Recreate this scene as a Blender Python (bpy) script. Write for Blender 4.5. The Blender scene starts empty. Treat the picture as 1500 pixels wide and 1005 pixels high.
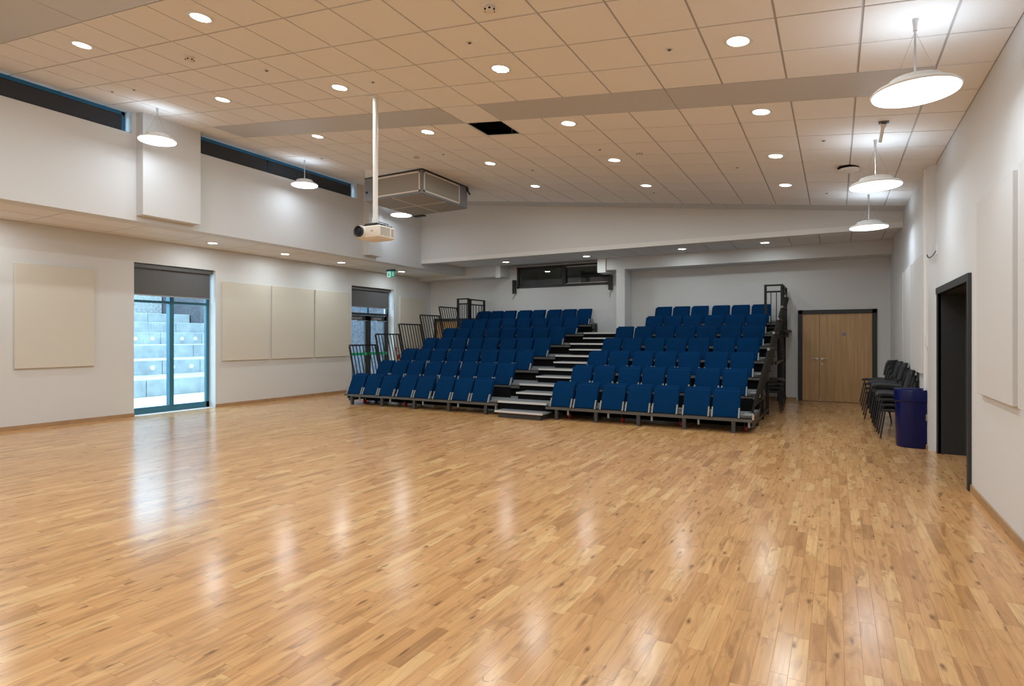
import bpy, bmesh, math, random
from mathutils import Vector, Matrix
random.seed(7)
S = bpy.context.scene
COL = S.collection
PI = math.pi

# ------------------------------------------------------------------ camera
cam_d = bpy.data.cameras.new('camera')
cam = bpy.data.objects.new('camera', cam_d)
COL.objects.link(cam)
cam_d.sensor_width = 36
cam_d.sensor_fit = 'HORIZONTAL'
cam_d.lens = 855 / 1500 * 36
cam_d.shift_y = -8.5 / 1500
cam_d.clip_start = .05
CAM_H = 1.55
YAW = math.atan(473.5 / 855)
cam.location = (0, 0, CAM_H)
cam.rotation_euler = (PI / 2, 0, YAW)
S.camera = cam

# ------------------------------------------------------------------ world: bright overcast sky
W = bpy.data.worlds.new('overcast_sky')
S.world = W
W.use_nodes = True
bg = W.node_tree.nodes['Background']
bg.inputs[0].default_value = (.52, .80, 1.0, 1)
SKY = 10.5
bg.inputs[1].default_value = SKY

S.view_settings.view_transform = 'Standard'
S.view_settings.look = 'None'
S.view_settings.gamma = 1
S.view_settings.use_curve_mapping = False
S.view_settings.exposure = -0.56
S.cycles.max_bounces = 10
S.cycles.diffuse_bounces = 5
S.cycles.glossy_bounces = 4
S.cycles.transparent_max_bounces = 8
S.cycles.sample_clamp_indirect = 6
S.cycles.caustics_reflective = False
S.cycles.caustics_refractive = False

DOWN_W, DOWN_C = 26.0, (.87, .97, 1.0)
PEND_W, PEND_UP, PEND_C = 12.5, 4.4, (.78, .94, 1.10)

# ------------------------------------------------------------------ materials
def mat(name, col, rough=.5, metal=0., spec=.5, bump=0., bscale=60., var=0., vscale=8., coat=0.):
    m = bpy.data.materials.new(name)
    m.use_nodes = True
    nt = m.node_tree
    b = nt.nodes['Principled BSDF']
    b.inputs['Base Color'].default_value = (*col, 1)
    b.inputs['Roughness'].default_value = rough
    b.inputs['Metallic'].default_value = metal
    b.inputs['Specular IOR Level'].default_value = spec
    if coat:
        b.inputs['Coat Weight'].default_value = coat
    if bump or var:
        tc = nt.nodes.new('ShaderNodeNewGeometry')
    if var:
        n = nt.nodes.new('ShaderNodeTexNoise')
        n.inputs['Scale'].default_value = vscale
        n.inputs['Detail'].default_value = 4
        nt.links.new(tc.outputs['Position'], n.inputs['Vector'])
        mr = nt.nodes.new('ShaderNodeMapRange')
        mr.inputs[1].default_value, mr.inputs[2].default_value = .3, .7
        mr.inputs[3].default_value, mr.inputs[4].default_value = 1 - var, 1 + var
        nt.links.new(n.outputs[0], mr.inputs[0])
        mx = nt.nodes.new('ShaderNodeMix')
        mx.data_type = 'RGBA'
        mx.blend_type = 'MULTIPLY'
        mx.inputs[0].default_value = 1
        mx.inputs[6].default_value = (*col, 1)
        nt.links.new(mr.outputs[0], mx.inputs[7])
        nt.links.new(mx.outputs[2], b.inputs['Base Color'])
    if bump:
        n2 = nt.nodes.new('ShaderNodeTexNoise')
        n2.inputs['Scale'].default_value = bscale
        nt.links.new(tc.outputs['Position'], n2.inputs['Vector'])
        bp = nt.nodes.new('ShaderNodeBump')
        bp.inputs['Strength'].default_value = bump
        bp.inputs['Distance'].default_value = .01
        nt.links.new(n2.outputs[0], bp.inputs['Height'])
        nt.links.new(bp.outputs[0], b.inputs['Normal'])
    return m

def emit(name, col, st):
    m = bpy.data.materials.new(name)
    m.use_nodes = True
    b = m.node_tree.nodes['Principled BSDF']
    b.inputs['Base Color'].default_value = (*[c * .35 for c in col], 1)
    b.inputs['Emission Color'].default_value = (*col, 1)
    b.inputs['Emission Strength'].default_value = st
    return m

M = {}
M['wall'] = mat('white_wall_paint', (.69, .688, .685), .75, spec=.3, bump=.05, bscale=120)
M['bulkhead'] = mat('bulkhead_paint', (.70, .695, .685), .75, spec=.3)
M['plaster'] = mat('plasterboard_paint', (.58, .57, .56), .42, spec=.5)
M['trim'] = mat('white_trim', (.80, .79, .77), .55)
M['tile'] = mat('ceiling_tile_mineral', (.83, .81, .79), .9, spec=.2, bump=.12, bscale=400)
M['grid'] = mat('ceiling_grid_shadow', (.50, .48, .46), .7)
M['panel'] = mat('acoustic_fabric_cream', (.68, .64, .56), .95, spec=.1, bump=.25, bscale=500)
M['panel_white'] = mat('acoustic_fabric_white', (.66, .645, .63), .95, spec=.1, bump=.25, bscale=500)
M['blue'] = mat('blue_wool_fabric', (.0010, .028, .092), .9, spec=.06, bump=.3, bscale=700, var=.06, vscale=5)
M['steel_grey'] = mat('grey_painted_steel', (.11, .107, .104), .5, .2)
M['bracket'] = mat('grey_bracket_plastic', (.24, .245, .235), .5)
M['dark_steel'] = mat('dark_grey_painted_steel', (.055, .053, .052), .5, .2)
M['black_steel'] = mat('black_painted_steel', (.016, .016, .017), .4)
M['rail'] = mat('charcoal_railing_steel', (.013, .0125, .0125), .5, spec=.3)
M['silver'] = mat('brushed_aluminium', (.62, .61, .60), .32, .9)
M['nosing'] = mat('aluminium_nosing', (.70, .69, .68), .45, .3)
M['tread'] = mat('grey_tread_carpet', (.17, .18, .185), .9, bump=.3, bscale=300)
M['black'] = mat('matt_black', (.006, .006, .007), .8, spec=.1)
M['stone'] = mat('pale_garden_stone', (.40, .39, .38), .9, var=.3, vscale=9, bump=.4, bscale=9)
M['red'] = mat('red_polyurethane', (.42, .025, .02), .4)
M['frame'] = mat('daylight_tinted_frame', (.035, .15, .215), .4)  # anthracite frames; the blue cast of daylight is put into the colour
M['doorframe'] = mat('anthracite_door_paint', (.030, .031, .032), .55)
M['doorleaf'] = mat('dark_grey_door_lining', (.022, .022, .023), .6)
M['blind'] = mat('grey_blind_fabric', (.14, .142, .148), .9, spec=.1)
M['blind_dark'] = mat('dark_grey_blind_fabric', (.07, .073, .082), .9, spec=.1)
M['white_plastic'] = mat('white_plastic', (.78, .77, .74), .4)
M['cream_plastic'] = mat('cream_plastic', (.76, .70, .62), .45)
M['vent_grey'] = mat('projector_vent_plastic', (.42, .39, .34), .55)
M['lens'] = mat('black_lens_glass', (.006, .006, .02), .3)
M['ahu'] = mat('grey_sheet_metal', (.22, .225, .235), .5, .2)
M['mesh'] = mat('perforated_grey_mesh', (.33, .30, .255), .6, .1)
M['binblue'] = mat('navy_bin_plastic', (.002, .006, .072), .3, spec=.3)
M['chairfab'] = mat('charcoal_chair_fabric', (.035, .035, .038), .85, bump=.3, bscale=500)
M['chairblk'] = mat('black_chair_shell', (.010, .010, .011), .45)
M['green'] = mat('green_push_bar', (.02, .48, .22), .4)
M['sign_white'] = emit('lit_white_sign', (.55, .95, .85), .8)
M['sign_green'] = emit('lit_green_sign', (.0, .34, .20), .75)
M['bluedisc'] = mat('blue_sign_disc', (.01, .07, .32), .4)
M['concrete'] = mat('pale_concrete', (.36, .37, .37), .85, bump=.2, bscale=20, var=.2, vscale=2.2)
M['paving'] = mat('pale_paving', (.62, .62, .60), .85, var=.06, vscale=3)
M['brick'] = mat('purple_grey_brick', (.085, .075, .085), .85, var=.4, vscale=14)
M['room'] = mat('control_room_paint', (.62, .62, .60), .8)
M['roomdark'] = mat('control_room_dark', (.14, .115, .10), .8)
M['diff'] = emit('lamp_diffuser', (1, .97, .92), 6)
M['diffp'] = emit('pendant_diffuser', (.95, .98, 1), 5)

def glass(name, tint=(.93, .98, 1), rough=0.):
    m = bpy.data.materials.new(name)
    m.use_nodes = True
    nt = m.node_tree
    nt.nodes.clear()
    out = nt.nodes.new('ShaderNodeOutputMaterial')
    mix = nt.nodes.new('ShaderNodeMixShader')
    tr = nt.nodes.new('ShaderNodeBsdfTransparent')
    gl = nt.nodes.new('ShaderNodeBsdfGlossy')
    lw = nt.nodes.new('ShaderNodeLayerWeight')
    pw5 = nt.nodes.new('ShaderNodeMath'); pw5.operation = 'POWER'; pw5.inputs[1].default_value = 5
    fr = nt.nodes.new('ShaderNodeMath'); fr.operation = 'MULTIPLY_ADD'; fr.inputs[1].default_value = .95; fr.inputs[2].default_value = .045
    nt.links.new(lw.outputs['Facing'], pw5.inputs[0]); nt.links.new(pw5.outputs[0], fr.inputs[0])
    tr.inputs[0].default_value = (*tint, 1)
    gl.inputs['Roughness'].default_value = rough
    nt.links.new(fr.outputs[0], mix.inputs[0])
    nt.links.new(tr.outputs[0], mix.inputs[1])
    nt.links.new(gl.outputs[0], mix.inputs[2])
    nt.links.new(mix.outputs[0], out.inputs[0])
    return m
M['glass'] = glass('window_glass')
M['glass_dim'] = glass('tinted_glass', (.86, .90, .91))

def wood_door():
    m = mat('maple_veneer', (.55, .34, .16), .45)
    nt = m.node_tree
    b = nt.nodes['Principled BSDF']
    g = nt.nodes.new('ShaderNodeNewGeometry')
    mp = nt.nodes.new('ShaderNodeMapping')
    mp.inputs['Scale'].default_value = (14, 14, .7)
    n = nt.nodes.new('ShaderNodeTexNoise')
    n.inputs['Scale'].default_value = 1.6
    n.inputs['Detail'].default_value = 6
    r = nt.nodes.new('ShaderNodeValToRGB')
    r.color_ramp.elements[0].position = .3
    r.color_ramp.elements[0].color = (.46, .265, .115, 1)
    r.color_ramp.elements[1].position = .75
    r.color_ramp.elements[1].color = (.60, .375, .18, 1)
    nt.links.new(g.outputs['Position'], mp.inputs[0])
    nt.links.new(mp.outputs[0], n.inputs['Vector'])
    nt.links.new(n.outputs[0], r.inputs[0])
    nt.links.new(r.outputs[0], b.inputs['Base Color'])
    return m
M['maple'] = wood_door()

def floor_mat():
    m = bpy.data.materials.new('lacquered_birch_planks')
    m.use_nodes = True
    nt = m.node_tree
    L = nt.links.new
    N = nt.nodes.new
    b = nt.nodes['Principled BSDF']
    at = N('ShaderNodeAttribute'); at.attribute_name = 'tone'
    g = N('ShaderNodeNewGeometry')
    # each plank samples its own piece of the grain
    off = N('ShaderNodeVectorMath'); off.operation = 'MULTIPLY'
    off.inputs[1].default_value = (37.0, 91.0, 0)
    cb = N('ShaderNodeCombineXYZ')
    for i in range(3):
        L(at.outputs['Fac'], cb.inputs[i])
    L(cb.outputs[0], off.inputs[0])
    ad = N('ShaderNodeVectorMath'); ad.operation = 'ADD'
    L(g.outputs['Position'], ad.inputs[0]); L(off.outputs[0], ad.inputs[1])
    # plank base colour
    r = N('ShaderNodeValToRGB')
    e = r.color_ramp.elements
    e[0].position = 0; e[0].color = (.45, .23, .092, 1)
    e[1].position = 1; e[1].color = (.74, .455, .205, 1)
    for p, c in ((.10, (.545, .277, .107)), (.35, (.615, .325, .132)), (.65, (.655, .357, .147)), (.85, (.70, .402, .172))):
        q = e.new(p); q.color = (*c, 1)
    L(at.outputs['Fac'], r.inputs[0])
    # long grain
    mp = N('ShaderNodeMapping'); mp.inputs['Scale'].default_value = (42, 2.2, 1)
    L(ad.outputs[0], mp.inputs[0])
    n1 = N('ShaderNodeTexNoise'); n1.inputs['Scale'].default_value = 1; n1.inputs['Detail'].default_value = 5; n1.inputs['Distortion'].default_value = .6
    L(mp.outputs[0], n1.inputs['Vector'])
    m1 = N('ShaderNodeMapRange'); m1.inputs[1].default_value = .3; m1.inputs[2].default_value = .72; m1.inputs[3].default_value = .84; m1.inputs[4].default_value = 1.10
    L(n1.outputs[0], m1.inputs[0])
    mx = N('ShaderNodeMix'); mx.data_type = 'RGBA'; mx.blend_type = 'MULTIPLY'; mx.inputs[0].default_value = 1
    L(r.outputs[0], mx.inputs[6]); L(m1.outputs[0], mx.inputs[7])
    # heart-wood smears
    mp2 = N('ShaderNodeMapping'); mp2.inputs['Scale'].default_value = (13, 2.6, 1)
    L(ad.outputs[0], mp2.inputs[0])
    n2 = N('ShaderNodeTexNoise'); n2.inputs['Scale'].default_value = 1; n2.inputs['Detail'].default_value = 3; n2.inputs['Distortion'].default_value = 1.2
    L(mp2.outputs[0], n2.inputs['Vector'])
    m2 = N('ShaderNodeMapRange'); m2.inputs[1].default_value = .52; m2.inputs[2].default_value = .72
    L(n2.outputs[0], m2.inputs[0])
    mul = N('ShaderNodeMath'); mul.operation = 'MULTIPLY'; mul.inputs[1].default_value = .85
    L(m2.outputs[0], mul.inputs[0])
    mx2 = N('ShaderNodeMix'); mx2.data_type = 'RGBA'; mx2.blend_type = 'MIX'
    L(mul.outputs[0], mx2.inputs[0]); L(mx.outputs[2], mx2.inputs[6]); mx2.inputs[7].default_value = (.36, .175, .068, 1)
    # knots
    mp3 = N('ShaderNodeMapping'); mp3.inputs['Scale'].default_value = (7.5, 2.3, 1)
    L(ad.outputs[0], mp3.inputs[0])
    v = N('ShaderNodeTexVoronoi'); v.inputs['Scale'].default_value = 1; v.inputs['Randomness'].default_value = 1
    v.voronoi_dimensions = '2D'
    nd = N('ShaderNodeTexNoise'); nd.inputs['Scale'].default_value = 22
    L(ad.outputs[0], nd.inputs['Vector'])
    av = N('ShaderNodeMix'); av.data_type = 'VECTOR'; av.inputs[0].default_value = .12
    L(mp3.outputs[0], av.inputs[4]); L(nd.outputs['Color'], av.inputs[5])
    L(av.outputs[1], v.inputs['Vector'])
    m3 = N('ShaderNodeMapRange'); m3.inputs[1].default_value = .015; m3.inputs[2].default_value = .11; m3.inputs[3].default_value = .9; m3.inputs[4].default_value = 0
    L(v.outputs['Distance'], m3.inputs[0])
    # only some cells bear a knot
    sep = N('ShaderNodeSeparateColor'); L(v.outputs['Color'], sep.inputs[0])
    gt = N('ShaderNodeMath'); gt.operation = 'GREATER_THAN'; gt.inputs[1].default_value = .60
    L(sep.outputs[0], gt.inputs[0])
    mk = N('ShaderNodeMath'); mk.operation = 'MULTIPLY'
    L(m3.outputs[0], mk.inputs[0]); L(gt.outputs[0], mk.inputs[1])
    mx3 = N('ShaderNodeMix'); mx3.data_type = 'RGBA'
    L(mk.outputs[0], mx3.inputs[0]); L(mx2.outputs[2], mx3.inputs[6]); mx3.inputs[7].default_value = (.17, .078, .03, 1)
    mp4 = N('ShaderNodeMapping'); mp4.inputs['Scale'].default_value = (16, 1.5, 1)
    L(ad.outputs[0], mp4.inputs[0])
    n4 = N('ShaderNodeTexNoise'); n4.inputs['Scale'].default_value = 1; n4.inputs['Detail'].default_value = 2; n4.inputs['Distortion'].default_value = 2.2
    L(mp4.outputs[0], n4.inputs['Vector'])
    # a thin line where the noise crosses its mid value, kept only in a few patches
    ab = N('ShaderNodeMath'); ab.operation = 'SUBTRACT'; ab.inputs[1].default_value = .5
    L(n4.outputs[0], ab.inputs[0])
    ab2 = N('ShaderNodeMath'); ab2.operation = 'ABSOLUTE'; L(ab.outputs[0], ab2.inputs[0])
    m4 = N('ShaderNodeMapRange'); m4.inputs[1].default_value = .002; m4.inputs[2].default_value = .012; m4.inputs[3].default_value = .75; m4.inputs[4].default_value = 0
    L(ab2.outputs[0], m4.inputs[0])
    n5 = N('ShaderNodeTexNoise'); n5.inputs['Scale'].default_value = 3.2; n5.inputs['Detail'].default_value = 1
    L(ad.outputs[0], n5.inputs['Vector'])
    m5 = N('ShaderNodeMapRange'); m5.inputs[1].default_value = .60; m5.inputs[2].default_value = .68
    L(n5.outputs[0], m5.inputs[0])
    mk2 = N('ShaderNodeMath'); mk2.operation = 'MULTIPLY'
    L(m4.outputs[0], mk2.inputs[0]); L(m5.outputs[0], mk2.inputs[1])
    mx4 = N('ShaderNodeMix'); mx4.data_type = 'RGBA'
    L(mk2.outputs[0], mx4.inputs[0]); L(mx3.outputs[2], mx4.inputs[6]); mx4.inputs[7].default_value = (.13, .06, .028, 1)
    L(mx4.outputs[2], b.inputs['Base Color'])
    b.inputs['Roughness'].default_value = .19
    b.inputs['Specular IOR Level'].default_value = .45
    bp = N('ShaderNodeBump'); bp.inputs['Strength'].default_value = .05; bp.inputs['Distance'].default_value = .004
    L(n1.outputs[0], bp.inputs['Height']); L(bp.outputs[0], b.inputs['Normal'])
    return m
M['floor'] = floor_mat()
M['skirt'] = mat('oak_skirting', (.42, .255, .13), .45, var=.12, vscale=6)

# ------------------------------------------------------------------ mesh builder
class MB:
    def __init__(s):
        s.v, s.f, s.m = [], [], []
    def add(s, vs, fs, mi=0):
        o = len(s.v)
        s.v += [tuple(p) for p in vs]
        s.f += [tuple(i + o for i in q) for q in fs]
        s.m += [mi] * len(fs)
        return s
    BF = [(0, 3, 2, 1), (4, 5, 6, 7), (0, 1, 5, 4), (1, 2, 6, 5), (2, 3, 7, 6), (3, 0, 4, 7)]
    def box(s, x0, x1, y0, y1, z0, z1, mi=0):
        return s.add([(x0, y0, z0), (x1, y0, z0), (x1, y1, z0), (x0, y1, z0), (x0, y0, z1), (x1, y0, z1), (x1, y1, z1), (x0, y1, z1)], MB.BF, mi)
    def hexa(s, p, mi=0):
        return s.add(p, MB.BF, mi)
    def bar(s, a, b, w, d=None, up=(0, 0, 1), mi=0):
        a, b = Vector(a), Vector(b)
        t = (b - a).normalized()
        u = Vector(up)
        if abs(t.dot(u)) > .98:
            u = Vector((1, 0, 0))
        x = t.cross(u).normalized()
        y = x.cross(t).normalized()
        d = d or w
        x *= w / 2
        y *= d / 2
        return s.hexa([a - x - y, a + x - y, a + x + y, a - x + y, b - x - y, b + x - y, b + x + y, b - x + y], mi)
    def tube(s, a, b, r, n=8, r2=None, mi=0, caps=True):
        a, b = Vector(a), Vector(b)
        t = (b - a).normalized()
        u = Vector((0, 0, 1)) if abs(t.z) < .95 else Vector((1, 0, 0))
        x = t.cross(u).normalized()
        y = x.cross(t)
        r2 = r if r2 is None else r2
        vs = []
        for p, rr in ((a, r), (b, r2)):
            for i in range(n):
                k = 2 * PI * i / n
                vs.append(p + x * math.cos(k) * rr + y * math.sin(k) * rr)
        fs = [(i, (i + 1) % n, n + (i + 1) % n, n + i) for i in range(n)]
        if caps:
            fs += [tuple(range(n - 1, -1, -1)), tuple(range(n, 2 * n))]
        return s.add(vs, fs, mi)
    def path(s, pts, r, n=6):
        for a, b in zip(pts, pts[1:]):
            s.tube(a, b, r, n)
        return s
    def lathe(s, prof, c=(0, 0, 0), n=24, mi=0, M4=None):
        vs = []
        for (r, z) in prof:
            for i in range(n):
                k = 2 * PI * i / n
                p = Vector((r * math.cos(k), r * math.sin(k), z))
                if M4: p = M4 @ p
                vs.append(p + Vector(c))
        fs = []
        for j in range(len(prof) - 1):
            for i in range(n):
                fs.append((j * n + i, j * n + (i + 1) % n, (j + 1) * n + (i + 1) % n, (j + 1) * n + i))
        fs.append(tuple(range(n - 1, -1, -1)))
        fs.append(tuple((len(prof) - 1) * n + i for i in range(n)))
        return s.add(vs, fs, mi)
    def prism(s, pts, z0, z1, mi=0):
        n = len(pts)
        vs = [(p[0], p[1], z0) for p in pts] + [(p[0], p[1], z1) for p in pts]
        fs = [tuple(range(n - 1, -1, -1)), tuple(range(n, 2 * n))]
        fs += [(i, (i + 1) % n, n + (i + 1) % n, n + i) for i in range(n)]
        return s.add(vs, fs, mi)
    def mesh(s, name, mats, smooth=False, bevel=0., seg=2):
        me = bpy.data.meshes.new(name)
        me.from_pydata(s.v, [], s.f)
        if not isinstance(mats, (list, tuple)):
            mats = [mats]
        for q in mats:
            me.materials.append(q)
        if len(mats) > 1:
            me.polygons.foreach_set('material_index', s.m)
        bm = bmesh.new()
        bm.from_mesh(me)
        if bevel:
            bmesh.ops.bevel(bm, geom=bm.edges[:], offset=bevel, segments=seg, affect='EDGES', profile=.5, clamp_overlap=True)
        bmesh.ops.recalc_face_normals(bm, faces=bm.faces[:])
        bm.to_mesh(me)
        bm.free()
        if smooth:
            me.polygons.foreach_set('use_smooth', [True] * len(me.polygons))
            me.set_sharp_from_angle(angle=math.radians(35))
        me.update()
        return me
    def build(s, name, mats, parent=None, loc=None, **k):
        return obj(name, s.mesh(name, mats, **k), parent, loc)

def obj(name, me, parent=None, loc=None):
    o = bpy.data.objects.new(name, me)
    COL.objects.link(o)
    if parent is not None:
        o.parent = parent
    if loc is not None:
        o.location = loc
    return o

def tag(o, label, cat, group=None):
    o['label'] = label
    o['category'] = cat
    if group: o['group'] = group
    return o

def thing(name, label, cat, loc=(0, 0, 0), rz=0, group=None):
    o = bpy.data.objects.new(name, None)
    o.empty_display_size = .1
    COL.objects.link(o)
    o.location = loc
    o.rotation_euler = (0, 0, rz)
    return tag(o, label, cat, group)

def struct(o, label=None):
    o['kind'] = 'structure'
    if label: o['label'] = label
    return o

def copy_tree(src, loc=None, rz=None, label=None, parent=None):
    c = src.copy()
    COL.objects.link(c)
    if parent is not None:
        c.parent = parent
    if loc is not None: c.location = loc
    if rz is not None: c.rotation_euler = (0, 0, rz)
    if label: c['label'] = label
    for ch in list(src.children):
        copy_tree(ch, parent=c)
    return c

def holes(mb, axis, p0, p1, u0, u1, z0, z1, rects):
    """wall slab between p0 and p1 on its normal axis, spanning u and z, with rectangular holes"""
    us = sorted({u0, u1, *[r[0] for r in rects], *[r[1] for r in rects]})
    for a, b in zip(us, us[1:]):
        cuts = sorted([(r[2], r[3]) for r in rects if r[0] <= a + 1e-6 and r[1] >= b - 1e-6])
        z = z0
        for c0, c1 in cuts + [(z1, z1)]:
            if c0 > z + 1e-6:
                if axis == 'x': mb.box(p0, p1, a, b, z, c0)
                else: mb.box(a, b, p0, p1, z, c0)
            z = max(z, c1)
    return mb

ORD = ['first', 'second', 'third', 'fourth', 'fifth', 'sixth', 'seventh', 'eighth', 'ninth']

# ------------------------------------------------------------------ room dimensions (metres)
XL, XU, XR, XR2 = -11.97, -10.2, 1.2, 1.11
YF, YB, YBULK, YBEAM = -2.6, 15.95, 13.15, 15.35
SL, ZC = .122, 3.90
def zc(x): return ZC + SL * (XR - x)

# ---- floor
fl = struct(MB().box(XL - .5, XR + .9, YF - .2, YB + .3, -.12, -.006).build('floor', M['skirt']), 'pale lacquered hardwood strip floor')

CS, SN = math.cos(YAW), math.sin(YAW)
def px(X, Y, Z):
    lat, d = X * CS + Y * SN, Y * CS - X * SN
    if d < .3: return None
    return (750 + 855 * lat / d, 494 - 855 * (Z - CAM_H) / d)

def plank_faces(x0, x1, y0, y1):
    g, c, zt, zb = .0001, .0005, 0.0, -.0016
    a = [(x0 + g, y0 + g, zb), (x1 - g, y0 + g, zb), (x1 - g, y1 - g, zb), (x0 + g, y1 - g, zb)]
    t = [(x0 + c, y0 + c, zt), (x1 - c, y0 + c, zt), (x1 - c, y1 - c, zt), (x0 + c, y1 - c, zt)]
    return a + t, [(4, 5, 6, 7), (0, 1, 5, 4), (1, 2, 6, 5), (2, 3, 7, 6), (3, 0, 4, 7)]

planks = []
rng = random.Random(3)
pw = .076
x = XL
while x < XR - .001:
    x1 = min(x + pw, XR)
    y = YF - rng.random() * .5
    while y < YB:
        y1 = y + rng.choice((.38, .44, .50, .56)) + rng.uniform(-.03, .03)
        ya, yb = max(y, YF), min(y1, YB)
        if yb - ya > .02:
            planks.append((x, x1, ya, yb, min(1, max(0, rng.gauss(.58, .23) if rng.random() > .06 else rng.uniform(.02, .25)))))
        y = y1
    x = x1
def area(p):
    q = [px(p[0], p[2], 0), px(p[1], p[2], 0), px(p[1], p[3], 0), px(p[0], p[3], 0)]
    if any(k is None for k in q): return 0
    cx, cy = sum(k[0] for k in q) / 4, sum(k[1] for k in q) / 4
    if not (0 < cx < 1500 and cy < 1005): return 0
    return abs(sum(q[i][0] * q[(i + 1) % 4][1] - q[(i + 1) % 4][0] * q[i][1] for i in range(4))) / 2
order = sorted(range(len(planks)), key=lambda i: -area(planks[i]))
near = set(order[:300])
def plank_mesh(name, items):
    vs, fs, tn = [], [], []
    for p in items:
        v, f = plank_faces(*p[:4])
        o = len(vs)
        vs += v
        fs += [tuple(i + o for i in q) for q in f]
        tn += [p[4]] * 5
    me = bpy.data.meshes.new(name)
    me.from_pydata(vs, [], fs)
    me.materials.append(M['floor'])
    a = me.attributes.new('tone', 'FLOAT', 'FACE')
    a.data.foreach_set('value', tn)
    me.update()
    return me
rest = obj('floor_planks', plank_mesh('floor_planks', [p for i, p in enumerate(planks) if i not in near]), fl)
rest['kind'] = 'stuff'
for i in order[:300]:
    obj('floor_plank', plank_mesh('floor_plank', [planks[i]]), fl)
# floor inside the door recess
obj('recess_floor', plank_mesh('recess_floor', [(XR + k * .08, XR + k * .08 + .08, 7.45, 9.55, .4 + .1 * (k % 3)) for k in range(8)]), fl)

# ---- left wall
W1 = (6.39, 8.10, 0, 3.02)
W2 = (12.25, 14.05, 0, 3.02)
struct(holes(MB(), 'x', XL - .40, XL, YF, YB, 0, 3.6, [W1, W2]).build('wall_left', M['wall']), 'white lower left wall under the side soffit')
b = MB()
for a0, a1 in ((YF, W1[0]), (W1[1], W2[0]), (W2[1], YB)):
    b.box(XL, XL + .016, a0, a1, 0, .07)
struct(b.build('baseboard_left', M['skirt']), 'thin wooden skirting along the left wall')

# upper left wall with clerestory openings
C1 = (YF, 5.41, 4.93, 5.6)
C2 = (6.57, 10.62, 4.93, 5.6)
struct(holes(MB(), 'x', XU - .27, XU, YF, YBEAM, 3.49, 5.6, [C1, C2]).build('wall_left_upper', M['wall']), 'white upper left wall below the clerestory strip')
struct(MB().box(XU, XU + .2, 5.48, 6.48, 3.58, zc(XU) + .02).build('trim_1', M['wall']), 'broad white pilaster between the clerestory windows')
struct(MB().box(XU, XU + .2, 10.83, 11.30, 3.58, zc(XU) + .02).build('trim_2', M['wall']), 'white pilaster behind the projector pole')

# left soffit
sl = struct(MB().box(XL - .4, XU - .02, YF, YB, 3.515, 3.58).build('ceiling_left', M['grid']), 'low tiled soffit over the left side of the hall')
tm = {}
def flat_tile(par, x0, x1, y0, y1, z):
    k = (round(x1 - x0, 3), round(y1 - y0, 3))
    if k not in tm:
        w, d = k[0] / 2 - .011, k[1] / 2 - .011
        tm[k] = MB().box(-w, w, -d, d, 0, .02).mesh('ceiling_tile', M['tile'])
    return obj('ceiling_tile', tm[k], par, ((x0 + x1) / 2, (y0 + y1) / 2, z))
y = YF
while y < YB - .05:
    y1 = min(y + 1.2, YB)
    for xa, xb in ((XL, -11.75), (-11.75, -11.15), (-11.15, -10.55), (-10.55, XU - .27)):
        if y1 > 2.2:
            flat_tile(sl, xa, xb, y, y1, 3.495)
    y = y1

# ---- right wall
RD = (7.45, 9.55, 0, 2.12)
struct(holes(MB(), 'x', XR, XR + .25, YF, 9.72, 0, 4.4, [RD]).build('wall_right', M['wall']), 'white right wall with the dark doorway')
struct(MB().box(XR2, XR + .25, 9.72, YB, 0, 4.4).build('wall_right_far', M['wall']), 'white far part of the right wall, slightly proud')
b = MB().box(XR - .016, XR, YF, 7.36, 0, .07).box(XR2 - .016, XR2, 9.72, YB, 0, .07)
struct(b.build('baseboard_right', M['skirt']), 'thin wooden skirting along the right wall')
struct(MB().box(XR2 - .03, XR2, 9.90, 9.95, .0, 3.9).build('trim_3', M['trim']), 'slim white vertical trunking on the right wall')

# ---- back wall
BD = (-.78, .83, 0, 2.19)
LD = (-11.80, -9.96, 0, 2.15)
CW = (-8.65, -5.60, 3.06, 3.70)
struct(holes(MB(), 'y', YB, YB + .25, XL - .4, XR + .25, 0, 5.6, [BD, LD, CW]).build('wall_back', M['wall']), 'white back wall behind the tiered seating')
b = MB().box(LD[1] + .06, BD[0] - .06, YB - .016, YB, 0, .07).box(BD[1] + .06, XR2, YB - .016, YB, 0, .07)
struct(b.build('baseboard_back', M['skirt']), 'thin wooden skirting along the back wall')
struct(MB().box(XU - .3, XR + .2, YBULK, YBULK + .14, 3.72, 5.6).build('wall_back_upper', M['bulkhead']), 'white bulkhead over the seating below the sloped ceiling')
struct(MB().box(XU, XR + .2, YBULK - .012, YBULK + .16, 3.615, 3.72).build('trim_4', M['trim']), 'white edge strip under the bulkhead')
struct(MB().box(XL, -8.9, YBEAM, YB, 3.40, 3.74).build('trim_5', M['wall']), 'white downstand beam at the left of the control window')
struct(MB().box(-5.52, XR + .1, YBEAM, YB, 3.40, 3.74).build('trim_6', M['wall']), 'white downstand beam over the right half of the back wall')
struct(MB().box(-5.24, -5.0, YBEAM, YB, 0, 3.40).build('trim_7', M['wall']), 'white square column beside the seating')
struct(MB().box(-9.06, -8.9, YBEAM - .03, YBEAM, 3.36, 3.72).build('trim_8', M['trim']), 'white boxing on the end of the left beam')
struct(MB().box(-5.78, -5.54, YBEAM - .02, YB, 3.34, 3.72).build('trim_9', M['trim']), 'white boxing hanging beside the control window')

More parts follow.
